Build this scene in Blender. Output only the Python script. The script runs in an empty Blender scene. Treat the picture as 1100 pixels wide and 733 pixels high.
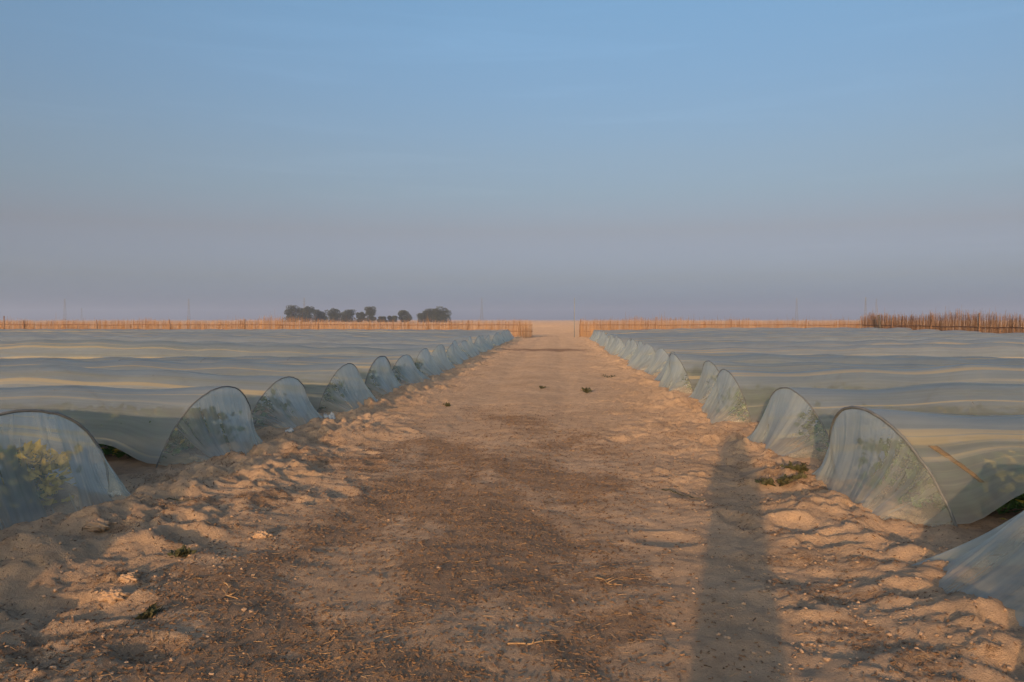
import bpy, math, random
import numpy as np
from mathutils import Vector

R = math.radians
random.seed(7)
sc = bpy.context.scene
COL = sc.collection

# ------------------------------------------------------------------ camera
CAM_H = 1.60
F = 855.0                       # focal length in pixels of the 1100 px wide photograph
YAW = R(2.8)                    # camera looks a little to the left of the track
PITCH = -math.atan(23.0 / F)
cam_d = bpy.data.cameras.new('camera'); cam = bpy.data.objects.new('camera', cam_d); COL.objects.link(cam)
cam.location = (0, 0, CAM_H)
cam.rotation_euler = (R(90) + PITCH, 0, YAW)
cam_d.sensor_width = 36; cam_d.lens = F / 1100 * 36
cam_d.clip_start = 0.05; cam_d.clip_end = 9000
sc.camera = cam
CY, SY = math.cos(YAW), math.sin(YAW)
def wxy(lat, dep):
    return lat * CY - dep * SY, dep * CY + lat * SY
def at(px, dep):                # world x, y of something standing dep metres ahead at photo column px
    return wxy((px - 550) * dep / F, dep)
def atg(px, py):                # world x, y of the flat ground under a photo pixel
    return at(px, CAM_H * F / (py - 343.5))

SUN_AZ = R(12.6)                # light travels towards +Y, a little to +X
SUN_EL = R(8.5)

# ------------------------------------------------------------------ noise
_perm = {}
def _tab(seed):
    if seed not in _perm:
        r = np.random.RandomState(seed)
        p = r.permutation(1024); a = r.rand(1024) * 2 * np.pi
        _perm[seed] = (p, np.cos(a), np.sin(a))
    return _perm[seed]
def perlin(x, y, seed=0):
    x = np.asarray(x, float); y = np.asarray(y, float)
    p, gx, gy = _tab(seed)
    xi = np.floor(x).astype(np.int64); yi = np.floor(y).astype(np.int64)
    xf = x - xi; yf = y - yi
    u = xf ** 3 * (xf * (xf * 6 - 15) + 10); v = yf ** 3 * (yf * (yf * 6 - 15) + 10)
    def g(ix, iy, fx, fy):
        h = p[(p[ix & 1023] + iy) & 1023]
        return gx[h] * fx + gy[h] * fy
    n00 = g(xi, yi, xf, yf); n10 = g(xi + 1, yi, xf - 1, yf)
    n01 = g(xi, yi + 1, xf, yf - 1); n11 = g(xi + 1, yi + 1, xf - 1, yf - 1)
    return ((n00 * (1 - u) + n10 * u) * (1 - v) + (n01 * (1 - u) + n11 * u) * v) * 1.5
def fbm(x, y, seed=0, octv=4, gain=.5):
    s = 0; a = 1
    for i in range(octv):
        s = s + a * perlin(x * 2 ** i, y * 2 ** i, seed + i); a *= gain
    return s
def worley(x, y, seed=0):
    p, gx, gy = _tab(seed)
    xi = np.floor(x).astype(np.int64); yi = np.floor(y).astype(np.int64)
    d = np.full(x.shape, 9.0); hv = np.zeros(x.shape)
    for i in (-1, 0, 1):
        for j in (-1, 0, 1):
            h = p[(p[(xi + i) & 1023] + yi + j) & 1023]
            q = np.hypot(xi + i + .5 + .42 * gx[h] - x, yi + j + .5 + .42 * gy[h] - y)
            m = q < d; hv = np.where(m, h / 1023., hv); d = np.minimum(d, q)
    return d, hv
def sstep(a, b, x):
    t = np.clip((np.asarray(x, float) - a) / (b - a), 0, 1)
    return t * t * (3 - 2 * t)

# ------------------------------------------------------------------ mesh helpers
def np_mesh(name, verts, faces, mats, parent=None, uv=None, attrs=None, smooth=True, midx=None):
    """verts (n,3); faces a list of int arrays (m,k) with k = 3 or 4; uv per vertex."""
    me = bpy.data.meshes.new(name)
    verts = np.asarray(verts, np.float32)
    if isinstance(faces, np.ndarray): faces = [faces]
    faces = [np.asarray(f, np.int32) for f in faces if len(f)]
    loops = np.concatenate([f.ravel() for f in faces])
    tot = np.concatenate([np.full(len(f), f.shape[1], np.int32) for f in faces])
    me.vertices.add(len(verts)); me.vertices.foreach_set('co', verts.ravel())
    me.loops.add(len(loops)); me.loops.foreach_set('vertex_index', loops)
    me.polygons.add(len(tot))
    me.polygons.foreach_set('loop_start', np.concatenate([[0], np.cumsum(tot)[:-1]]).astype(np.int32))
    me.polygons.foreach_set('loop_total', tot)
    if midx is not None: me.polygons.foreach_set('material_index', np.asarray(midx, np.int32))
    me.polygons.foreach_set('use_smooth', np.full(len(tot), smooth))
    if uv is not None:
        l = me.uv_layers.new(name='UVMap')
        l.data.foreach_set('uv', np.asarray(uv, np.float32)[loops].ravel())
    for k, v in (attrs or {}).items():
        a = me.attributes.new(k, 'FLOAT', 'POINT'); a.data.foreach_set('value', np.asarray(v, np.float32).ravel())
    me.update(calc_edges=True); me.validate()
    for m in (mats if isinstance(mats, (list, tuple)) else [mats]): me.materials.append(m)
    o = bpy.data.objects.new(name, me); COL.objects.link(o)
    if parent: o.parent = parent
    return o
def grid_faces(nu, nv, off=0):
    i = np.arange(nu - 1)[:, None] * nv + np.arange(nv - 1)[None, :]
    return np.stack([i, i + nv, i + nv + 1, i + 1], -1).reshape(-1, 4) + off
class MB:
    """collects pieces of one mesh"""
    def __init__(s): s.v = []; s.q = []; s.t = []; s.n = 0
    def add(s, v, q=None, t=None):
        v = np.asarray(v, float)
        if q is not None and len(q): s.q.append(np.asarray(q) + s.n)
        if t is not None and len(t): s.t.append(np.asarray(t) + s.n)
        s.v.append(v); s.n += len(v)
    def tube(s, pts, rad, k=6, closed=True):
        pts = np.asarray(pts, float); n = len(pts)
        rad = np.broadcast_to(np.asarray(rad, float), (n,))
        d = np.gradient(pts, axis=0); d /= np.linalg.norm(d, axis=1)[:, None] + 1e-9
        up = np.where(np.abs(d[:, 2:3]) > .9, np.array([[1., 0, 0]]), np.array([[0, 0, 1.]]))
        a = np.cross(d, up); a /= np.linalg.norm(a, axis=1)[:, None] + 1e-9; b = np.cross(d, a)
        th = np.arange(k) * 2 * np.pi / k
        v = pts[:, None] + rad[:, None, None] * (a[:, None] * np.cos(th)[None, :, None] + b[:, None] * np.sin(th)[None, :, None])
        v = v.reshape(-1, 3)
        i = np.arange(n - 1)[:, None] * k; j = np.arange(k)[None, :]; j2 = (j + 1) % k
        q = np.stack([i + j, i + j2, i + k + j2, i + k + j], -1).reshape(-1, 4)
        t = []
        if closed:
            t = [[0, m + 1, m] for m in range(1, k - 1)] + [[(n - 1) * k, (n - 1) * k + m, (n - 1) * k + m + 1] for m in range(1, k - 1)]
        s.add(v, q, t)
    def build(s, name, mat, parent=None, smooth=True):
        f = []
        if s.q: f.append(np.concatenate(s.q))
        if s.t: f.append(np.concatenate(s.t))
        return np_mesh(name, np.concatenate(s.v), f, mat, parent, smooth=smooth)
def tag(o, label=None, cat=None, group=None, kind=None):
    if label: o['label'] = label
    if cat: o['category'] = cat
    if group: o['group'] = group
    if kind: o['kind'] = kind
    return o
def empty(name, loc, label, cat, group=None):
    o = bpy.data.objects.new(name, None); COL.objects.link(o); o.location = loc; o.empty_display_size = .2
    return tag(o, label, cat, group)

# ------------------------------------------------------------------ materials
def new_mat(name):
    m = bpy.data.materials.new(name); m.use_nodes = True
    nt = m.node_tree; nt.nodes.clear()
    return m, nt, nt.nodes.new('ShaderNodeOutputMaterial')
def N(nt, t, **kw):
    n = nt.nodes.new(t)
    for k, v in kw.items():
        if k.startswith('i_'):
            key = k[2:]
            n.inputs[int(key) if key.isdigit() else key.replace('_', ' ')].default_value = v
        else: setattr(n, k, v)
    return n
def L(nt, a, b): nt.links.new(a, b)
def ramp(nt, fac, stops, interp='LINEAR'):
    r = nt.nodes.new('ShaderNodeValToRGB'); r.color_ramp.interpolation = interp
    e = r.color_ramp.elements
    while len(e) < len(stops): e.new(.5)
    for el, (p, c) in zip(e, stops):
        el.position = p; el.color = (*c, 1) if len(c) == 3 else c
    L(nt, fac, r.inputs[0]); return r
def mixc(nt, fac, a, b, blend='MIX'):
    m = nt.nodes.new('ShaderNodeMix'); m.data_type = 'RGBA'; m.blend_type = blend
    for sock, val in ((m.inputs[0], fac), (m.inputs[6], a), (m.inputs[7], b)):
        if hasattr(val, 'links') or hasattr(val, 'is_linked'): L(nt, val, sock)
        elif isinstance(val, (int, float)): sock.default_value = val
        else: sock.default_value = (*val, 1)
    return m.outputs[2]
def math_n(nt, op, a, b=None, clamp=False):
    m = nt.nodes.new('ShaderNodeMath'); m.operation = op; m.use_clamp = clamp
    for s, v in zip(m.inputs, (a, b)):
        if v is None: continue
        if isinstance(v, (int, float)): s.default_value = v
        else: L(nt, v, s)
    return m.outputs[0]
def noise(nt, vec, scale, detail=4, rough=.55, dist=0):
    n = N(nt, 'ShaderNodeTexNoise'); n.inputs['Scale'].default_value = scale; n.inputs['Detail'].default_value = detail
    n.inputs['Roughness'].default_value = rough; n.inputs['Distortion'].default_value = dist
    if vec is not None: L(nt, vec, n.inputs['Vector'])
    return n.outputs[0]

def simple_mat(name, c1, c2, scale=8, rough=.85, trans=0, stretch=None, spec=.2):
    m, nt, out = new_mat(name)
    tc = N(nt, 'ShaderNodeTexCoord'); v = tc.outputs['Object']
    if stretch:
        mp = N(nt, 'ShaderNodeMapping'); mp.inputs['Scale'].default_value = stretch; L(nt, v, mp.inputs[0]); v = mp.outputs[0]
    c = ramp(nt, noise(nt, v, scale, 5, .65), [(.3, c1), (.7, c2)]).outputs[0]
    p = N(nt, 'ShaderNodeBsdfPrincipled'); L(nt, c, p.inputs['Base Color']); p.inputs['Roughness'].default_value = rough
    p.inputs['Specular IOR Level'].default_value = spec
    if trans:
        t = N(nt, 'ShaderNodeBsdfTranslucent'); L(nt, c, t.inputs[0])
        x = N(nt, 'ShaderNodeMixShader'); x.inputs[0].default_value = trans
        L(nt, p.outputs[0], x.inputs[1]); L(nt, t.outputs[0], x.inputs[2]); L(nt, x.outputs[0], out.inputs[0])
    else: L(nt, p.outputs[0], out.inputs[0])
    return m

def ground_mat():
    m, nt, out = new_mat('sandy_soil')
    geo = N(nt, 'ShaderNodeNewGeometry'); P = geo.outputs['Position']
    lit = N(nt, 'ShaderNodeAttribute', attribute_name='litter').outputs['Fac']
    dmp = N(nt, 'ShaderNodeAttribute', attribute_name='damp').outputs['Fac']
    n1 = noise(nt, P, .9, 6, .6); n2 = noise(nt, P, 7, 6, .65); n3 = noise(nt, P, 55, 5, .7); n4 = noise(nt, P, 160, 3, .7)
    base = ramp(nt, n1, [(.32, (.395, .276, .180)), (.68, (.505, .36, .242))]).outputs[0]
    v2 = ramp(nt, n2, [(.3, (.72, .72, .74)), (.5, (.97, .97, .97)), (.75, (1.1, 1.08, 1.05))]).outputs[0]
    base = mixc(nt, 1, base, v2, 'MULTIPLY')
    v3 = ramp(nt, n3, [(.28, (.6, .6, .6)), (.45, (1, 1, 1)), (.7, (1.1, 1.1, 1.1))]).outputs[0]
    base = mixc(nt, .8, base, v3, 'MULTIPLY')
    # crumbs of dark dung and dead leaves trodden into the track
    mp = N(nt, 'ShaderNodeMapping'); mp.inputs['Scale'].default_value = (1, 1, 1); L(nt, P, mp.inputs[0])
    lf = math_n(nt, 'MULTIPLY', lit, .45)
    cr = math_n(nt, 'ADD', math_n(nt, 'MULTIPLY', noise(nt, P, 38, 4, .75), .62), math_n(nt, 'MULTIPLY', noise(nt, P, 5.5, 4, .6), .38))
    th = math_n(nt, 'SUBTRACT', math_n(nt, 'ADD', cr, lf), .78)
    cover = math_n(nt, 'MULTIPLY', th, 9, True)
    lc = ramp(nt, n4, [(.25, (.05, .032, .02)), (.5, (.17, .105, .064)), (.72, (.32, .21, .135))]).outputs[0]
    base = mixc(nt, math_n(nt, 'MULTIPLY', cover, .56), base, lc)
    base = mixc(nt, math_n(nt, 'MULTIPLY', dmp, .8), base, mixc(nt, 1, base, (.42, .36, .34), 'MULTIPLY'))
    p = N(nt, 'ShaderNodeBsdfPrincipled'); L(nt, base, p.inputs['Base Color'])
    p.inputs['Roughness'].default_value = .95; p.inputs['Specular IOR Level'].default_value = .12; p.inputs['Diffuse Roughness'].default_value = .5
    h = math_n(nt, 'ADD', math_n(nt, 'MULTIPLY', n3, .6), math_n(nt, 'MULTIPLY', n4, .35))
    b = N(nt, 'ShaderNodeBump'); b.inputs['Strength'].default_value = 1.0; b.inputs['Distance'].default_value = .03
    L(nt, h, b.inputs['Height']); L(nt, b.outputs[0], p.inputs['Normal'])
    L(nt, p.outputs[0], out.inputs[0])
    return m

def film_mat(name, opac=.55, sun_streak=1.0, tint=(.54, .60, .57), fine=(.5, 34), dthr=.5, fa=.9, dw=.16, dsv=9, rough=.27, su=.07, back=.40, bump=.3, tl=.34):
    m, nt, out = new_mat(name)
    uv = N(nt, 'ShaderNodeUVMap').outputs[0]
    oi = N(nt, 'ShaderNodeObjectInfo').outputs['Random']
    def streak(su, sv, det, rough):
        mp = N(nt, 'ShaderNodeMapping'); mp.inputs['Scale'].default_value = (su, sv, 1)
        L(nt, uv, mp.inputs[0])
        cx = N(nt, 'ShaderNodeCombineXYZ'); L(nt, math_n(nt, 'MULTIPLY', oi, 57), cx.inputs[0]); L(nt, math_n(nt, 'MULTIPLY', oi, 91), cx.inputs[2])
        L(nt, cx.outputs[0], mp.inputs['Location'])
        return noise(nt, mp.outputs[0], 1, det, rough)
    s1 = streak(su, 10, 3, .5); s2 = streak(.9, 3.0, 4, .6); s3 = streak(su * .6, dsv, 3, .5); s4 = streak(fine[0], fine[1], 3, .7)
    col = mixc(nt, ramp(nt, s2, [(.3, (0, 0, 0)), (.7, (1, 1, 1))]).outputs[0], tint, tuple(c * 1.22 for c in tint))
    dm = math_n(nt, 'MULTIPLY', ramp(nt, s3, [(dthr, (0, 0, 0)), (dthr + dw, (1, 1, 1))]).outputs[0], sun_streak, True)
    col = mixc(nt, math_n(nt, 'MULTIPLY', dm, .85), col, (.72, .60, .36))  # warm streaks painted in for the sun-caught bands along the film
    p = N(nt, 'ShaderNodeBsdfPrincipled')
    L(nt, mixc(nt, math_n(nt, 'ADD', math_n(nt, 'MULTIPLY', dm, .4), back, True), (0, 0, 0), col), p.inputs['Base Color'])   # clear film scatters little back
    p.inputs['Roughness'].default_value = rough; p.inputs['IOR'].default_value = 2.0
    b = N(nt, 'ShaderNodeBump'); b.inputs['Strength'].default_value = bump; b.inputs['Distance'].default_value = .02
    L(nt, math_n(nt, 'ADD', math_n(nt, 'ADD', s1, s4), math_n(nt, 'MULTIPLY', s2, .5)), b.inputs['Height']); L(nt, b.outputs[0], p.inputs['Normal'])
    t = N(nt, 'ShaderNodeBsdfTranslucent'); L(nt, col, t.inputs[0])
    x = N(nt, 'ShaderNodeMixShader'); x.inputs[0].default_value = tl
    L(nt, p.outputs[0], x.inputs[1]); L(nt, t.outputs[0], x.inputs[2])
    tr = N(nt, 'ShaderNodeBsdfTransparent'); tr.inputs[0].default_value = (.93, .97, .95, 1)
    lw = N(nt, 'ShaderNodeLayerWeight'); lw.inputs['Blend'].default_value = .35
    fac = math_n(nt, 'ADD', math_n(nt, 'MULTIPLY', lw.outputs['Facing'], .45), opac - .12)
    fac = math_n(nt, 'ADD', fac, math_n(nt, 'ADD', math_n(nt, 'MULTIPLY', s1, .30), math_n(nt, 'MULTIPLY', math_n(nt, 'SUBTRACT', s4, .5), fa)))
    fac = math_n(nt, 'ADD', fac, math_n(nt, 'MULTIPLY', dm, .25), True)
    a = N(nt, 'ShaderNodeMixShader'); L(nt, fac, a.inputs[0]); L(nt, tr.outputs[0], a.inputs[1]); L(nt, x.outputs[0], a.inputs[2])
    L(nt, a.outputs[0], out.inputs[0])
    return m

M = {}
M['ground'] = ground_mat()
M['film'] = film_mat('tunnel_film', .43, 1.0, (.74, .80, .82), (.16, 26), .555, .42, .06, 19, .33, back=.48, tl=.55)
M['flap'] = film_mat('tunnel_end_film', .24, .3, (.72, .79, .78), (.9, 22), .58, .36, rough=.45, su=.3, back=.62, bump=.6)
M['hoop'] = simple_mat('hoop_pipe', (.10, .11, .115), (.17, .18, .185), 12, .5)
M['tie'] = simple_mat('tie_band', (.20, .13, .065), (.30, .20, .11), 20, .8)
_t = M['tie'].node_tree; _o = next(n for n in _t.nodes if n.type == 'OUTPUT_MATERIAL'); _s = _o.inputs[0].links[0].from_socket   # thin see-through tape
_tr = N(_t, 'ShaderNodeBsdfTransparent'); _mx = N(_t, 'ShaderNodeMixShader'); _mx.inputs[0].default_value = .38
L(_t, _tr.outputs[0], _mx.inputs[1]); L(_t, _s, _mx.inputs[2]); L(_t, _mx.outputs[0], _o.inputs[0])
M['reed'] = simple_mat('dry_reed', (.27, .155, .085), (.52, .33, .19), 3.2, .85, .15, (1, 1, .05))
M['reed_dark'] = simple_mat('shaded_reed', (.17, .095, .055), (.42, .25, .14), 3.2, .85, .1, (1, 1, .05))  # darker copy of dry reed, dimness under grazing sun put into the colour
M['wood'] = simple_mat('weathered_wood', (.16, .095, .06), (.28, .17, .10), 5, .85, 0, (4, 4, .4))
M['rail'] = simple_mat('rail_pole', (.12, .065, .04), (.22, .12, .07), 6, .85)
M['metal'] = simple_mat('galvanised_steel', (.16, .17, .18), (.24, .25, .26), 3, .6)
M['leaf'] = simple_mat('tree_leaf', (.040, .052, .034), (.085, .095, .058), .5, .7, .15)
M['bark'] = simple_mat('tree_bark', (.06, .05, .04), (.12, .10, .08), 4, .9)
M['crop'] = simple_mat('crop_leaf', (.030, .070, .018), (.075, .14, .035), 9, .5, .3)
M['bloom'] = simple_mat('yellow_leaf', (.42, .33, .05), (.58, .45, .09), 9, .6, .4)
M['weed'] = simple_mat('weed_leaf', (.05, .058, .028), (.11, .10, .05), 14, .7, .2)
M['straw'] = simple_mat('dry_straw', (.22, .13, .065), (.46, .31, .17), 20, .85)
M['crumb'] = simple_mat('leaf_crumb', (.06, .036, .022), (.30, .185, .11), 30, .9)
M['clod'] = simple_mat('soil_clod_earth', (.30, .205, .135), (.42, .295, .20), 14, .95)
M['scrap'] = simple_mat('white_plastic_scrap', (.42, .44, .44), (.58, .58, .56), 10, .5)

# ------------------------------------------------------------------ ground
YL = [-1.7, 1.1, 3.75, 6.3, 9.2, 11.6, 14.15, 16.85]
YR = [-3.4, -0.9, 1.75, 4.55, 7.1, 9.85, 12.95, 15.4, 18.0]
rr = random.Random(5)
while YL[-1] < 63: YL.append(YL[-1] + 2.55 + rr.uniform(-.2, .2))
while YR[-1] < 63: YR.append(YR[-1] + 2.55 + rr.uniform(-.2, .2))
def xc(y): return -.62 + .0085 * np.clip(y, 0, 72)
def end_l(y): return np.interp(y, [0, 6, 9, 12, 17, 24, 62], [-3.72, -3.72, -3.66, -3.5, -3.38, -3.12, -2.95])     # where the gathered film meets the soil
def end_r(y): return 2.50 + .009 * np.clip(y, 0, 72)

rng = np.random.RandomState(11)
FP = []
for i in range(60):
    s = rng.choice([-1, 1]); y = rng.uniform(2.4, 16)
    FP.append((float(xc(y)) + s * rng.uniform(1.3, 3.1), y, rng.uniform(.07, .17), rng.uniform(.10, .24), rng.uniform(.02, .05), rng.uniform(0, 3.1)))

def gh(x, y):
    x = np.asarray(x, float); y = np.asarray(y, float)
    s = x - xc(y); a = np.abs(s)
    near = 1 - sstep(70, 90, y)
    h = .012 * fbm(x * 3, y * 3, 1, 4) + .03 * perlin(x * .35, y * .35, 3)
    # wheel ruts in the track
    wob = .12 * perlin(y * .15, y * 0 + 3.3, 5)
    for c in (-.85, .75):
        h = h - near * .022 * np.exp(-((s - c - wob) / .22) ** 2)
    h = h + near * .02 * np.exp(-((s + .05 - wob) / .3) ** 2)
    # trodden, lumpy shoulders
    sh = sstep(1.15, 2.3, a + .35 * perlin(x * .5, y * .5, 9)) * (1 - .75 * sstep(3.3, 4.3, a)) * near
    wx = x + .10 * perlin(x * 2.1, y * 2.1, 24); wy = y + .10 * perlin(x * 2.1 + 9, y * 2.1, 25)
    b1 = fbm(wx * .85, wy * .85, 21, 2); b2 = perlin(wx * 2.1, wy * 2.1, 22); b3 = fbm(wx * 4.9, wy * 4.9, 23, 3)
    crust = sstep(-.08, .06, fbm(wx * 1.6, wy * 1.6, 26, 4)) + .6 * sstep(.12, .22, fbm(wx * 2.6, wy * 2.6, 27, 4))
    b4 = 1 - np.abs(fbm(x * 11, y * 11, 28, 2))
    sh = sh * np.where(s > 0, .80, 1.08)
    h = h + sh * (.062 * b1 + .020 * b2 + .014 * b3 + np.where(s > 0, .013, .022) * crust + .014 * b4 - .015)
    fine = near * (a < 5) * (y < 20) * (y > 1)
    if np.any(fine):
        m = fine > 0; X_, Y_ = x[m], y[m]
        wxx = X_ + .05 * perlin(X_ * 7, Y_ * 7, 33); wyy = Y_ + .05 * perlin(X_ * 7 + 5, Y_ * 7, 34)
        cl = np.zeros(X_.shape)
        for sc_, am, sd_ in ((5.0, .045, 35), (9.5, .026, 36), (17, .013, 37)):
            d_, hv = worley(wxx * sc_, wyy * sc_, sd_)
            cl += am * np.clip(1 - (d_ / .62) ** 2, 0, 1) * (hv > .35) * (.4 + .6 * hv)
        patch = sstep(.0, .45, fbm(X_ * .8, Y_ * .8, 38, 3)) * .85 + .15
        h[m] += sh[m] * patch * cl
        h[m] += (.25 + .75 * sh[m]) * (.010 * fbm(X_ * 13, Y_ * 13, 29, 3))
    # soil heaped along the film ends
    he = np.exp(-((np.where(s < 0, end_l(y) - x, x - end_r(y)) + .22) / .36) ** 2) * near
    h = h + he * (.055 + .07 * perlin(x * 1.4, y * 1.6, 31) + .06 * perlin(x * 3.3, y * 3.3, 32) + .03 * perlin(x * 8, y * 8, 30))
    # furrows between the tunnels
    inn = sstep(3.5, 4.2, a) * near
    h = h - .03 * inn
    for fx, fy, w, l, d, ang in FP:
        m = (np.abs(x - fx) < .6) & (np.abs(y - fy) < .6)
        if not np.any(m): continue
        dx = x[m] - fx if x.ndim else x - fx; dy = y[m] - fy if y.ndim else y - fy
        u = dx * math.cos(ang) + dy * math.sin(ang); v = -dx * math.sin(ang) + dy * math.cos(ang)
        q = (u / w) ** 2 + (v / l) ** 2
        dd = -d * np.exp(-q ** 1.5) + .45 * d * np.exp(-((np.sqrt(q) - 1.35) / .3) ** 2)
        if x.ndim: h[m] += dd
        else: h = h + dd
    # open desert beyond the reed fence
    far = sstep(85, 200, np.hypot(x * .6, y))
    dn = sstep(76, 95, y)
    h = h + dn * (.20 * perlin(x * .10, y * .22, 42) + .10 * perlin(x * .3, y * .5, 43)) * (1 - sstep(300, 420, y))
    h = h + far * (.45 * perlin(x * .022, y * .05, 41) + .25 * perlin(x * .01, y * .012, 45)) + sstep(500, 2200, np.hypot(x, y)) * 1.2 * perlin(x * .0021, y * .0021, 44)
    h = np.where(y < -8, h * 1.0, h)
    return h
def gz(x, y): return float(gh(np.array([x]), np.array([y]))[0])

def litter_mask(x, y):
    s = x - xc(y)
    w = 1 - sstep(.9, 2.1, np.abs(s + .25) + .5 * perlin(x * .8, y * .45, 51))
    fall = 1 - .90 * sstep(8.5, 15, y + 3.5 * perlin(x * .6, y * .3, 53))
    side_ = sstep(1.2, 2.2, np.abs(s)) * sstep(.12, .42, fbm(x * 1.5, y * 2.0, 54, 3)) * (1 - sstep(9, 16, y)) * .75
    side_ = side_ + .5 * np.exp(-((s - 1.0) / .22) ** 2) * (1 - sstep(4.5, 6.5, y)) * sstep(-.2, .3, perlin(x * 2, y * 2, 55))
    return np.clip(side_ + w * fall * (.90 + .75 * fbm(x * 1.1, y * .8, 52, 4)), 0, 1)

def axis(segs):
    out = [segs[0][0]]
    for a, b, st in segs:
        n = max(1, int(round((b - a) / st)))
        out += list(np.linspace(a, b, n + 1)[1:])
    return np.array(out)
gx = axis([(-3500, -800, 300), (-800, -150, 65), (-150, -50, 10), (-50, -10, 1.4), (-10, -5.5, .16), (-5.5, 4.8, .026), (4.8, 9, .16), (9, 50, 1.4), (50, 150, 10), (150, 800, 65), (800, 3500, 300)])
gy = axis([(-400, -40, 60), (-40, -6, 3), (-6, 1.5, .25), (1.5, 9, .026), (9, 16, .045), (16, 30, .09), (30, 78, .22), (78, 220, .9), (220, 420, 2.5), (420, 1000, 8), (1000, 4200, 200)])
GX, GY = np.meshgrid(gx, gy, indexing='ij')
H = gh(GX.ravel(), GY.ravel())
xs, ys = GX.ravel(), GY.ravel()
damp = np.zeros_like(xs)
for px, py, rx, ry in ((592, 376, 2.6, 2.2), (590, 361.5, 1.0, 1.2)):
    cx, cy = atg(px, py)
    q = ((xs - cx) / rx) ** 2 + ((ys - cy) / ry) ** 2 + .9 * perlin(xs * 1.1, ys * 1.1, 61)
    damp = np.maximum(damp, 1 - sstep(.35, 1.05, q))
aa = np.abs(xs - xc(ys))
damp = np.maximum(damp, .75 * sstep(3.4, 4.0, aa) * (1 - sstep(66, 70, ys)) * (ys > -10))   # tilled moist beds
o = np_mesh('ground', np.stack([xs, ys, H], 1), grid_faces(len(gx), len(gy)), M['ground'], attrs={'litter': litter_mask(xs, ys), 'damp': damp})
tag(o, kind='structure')

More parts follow.
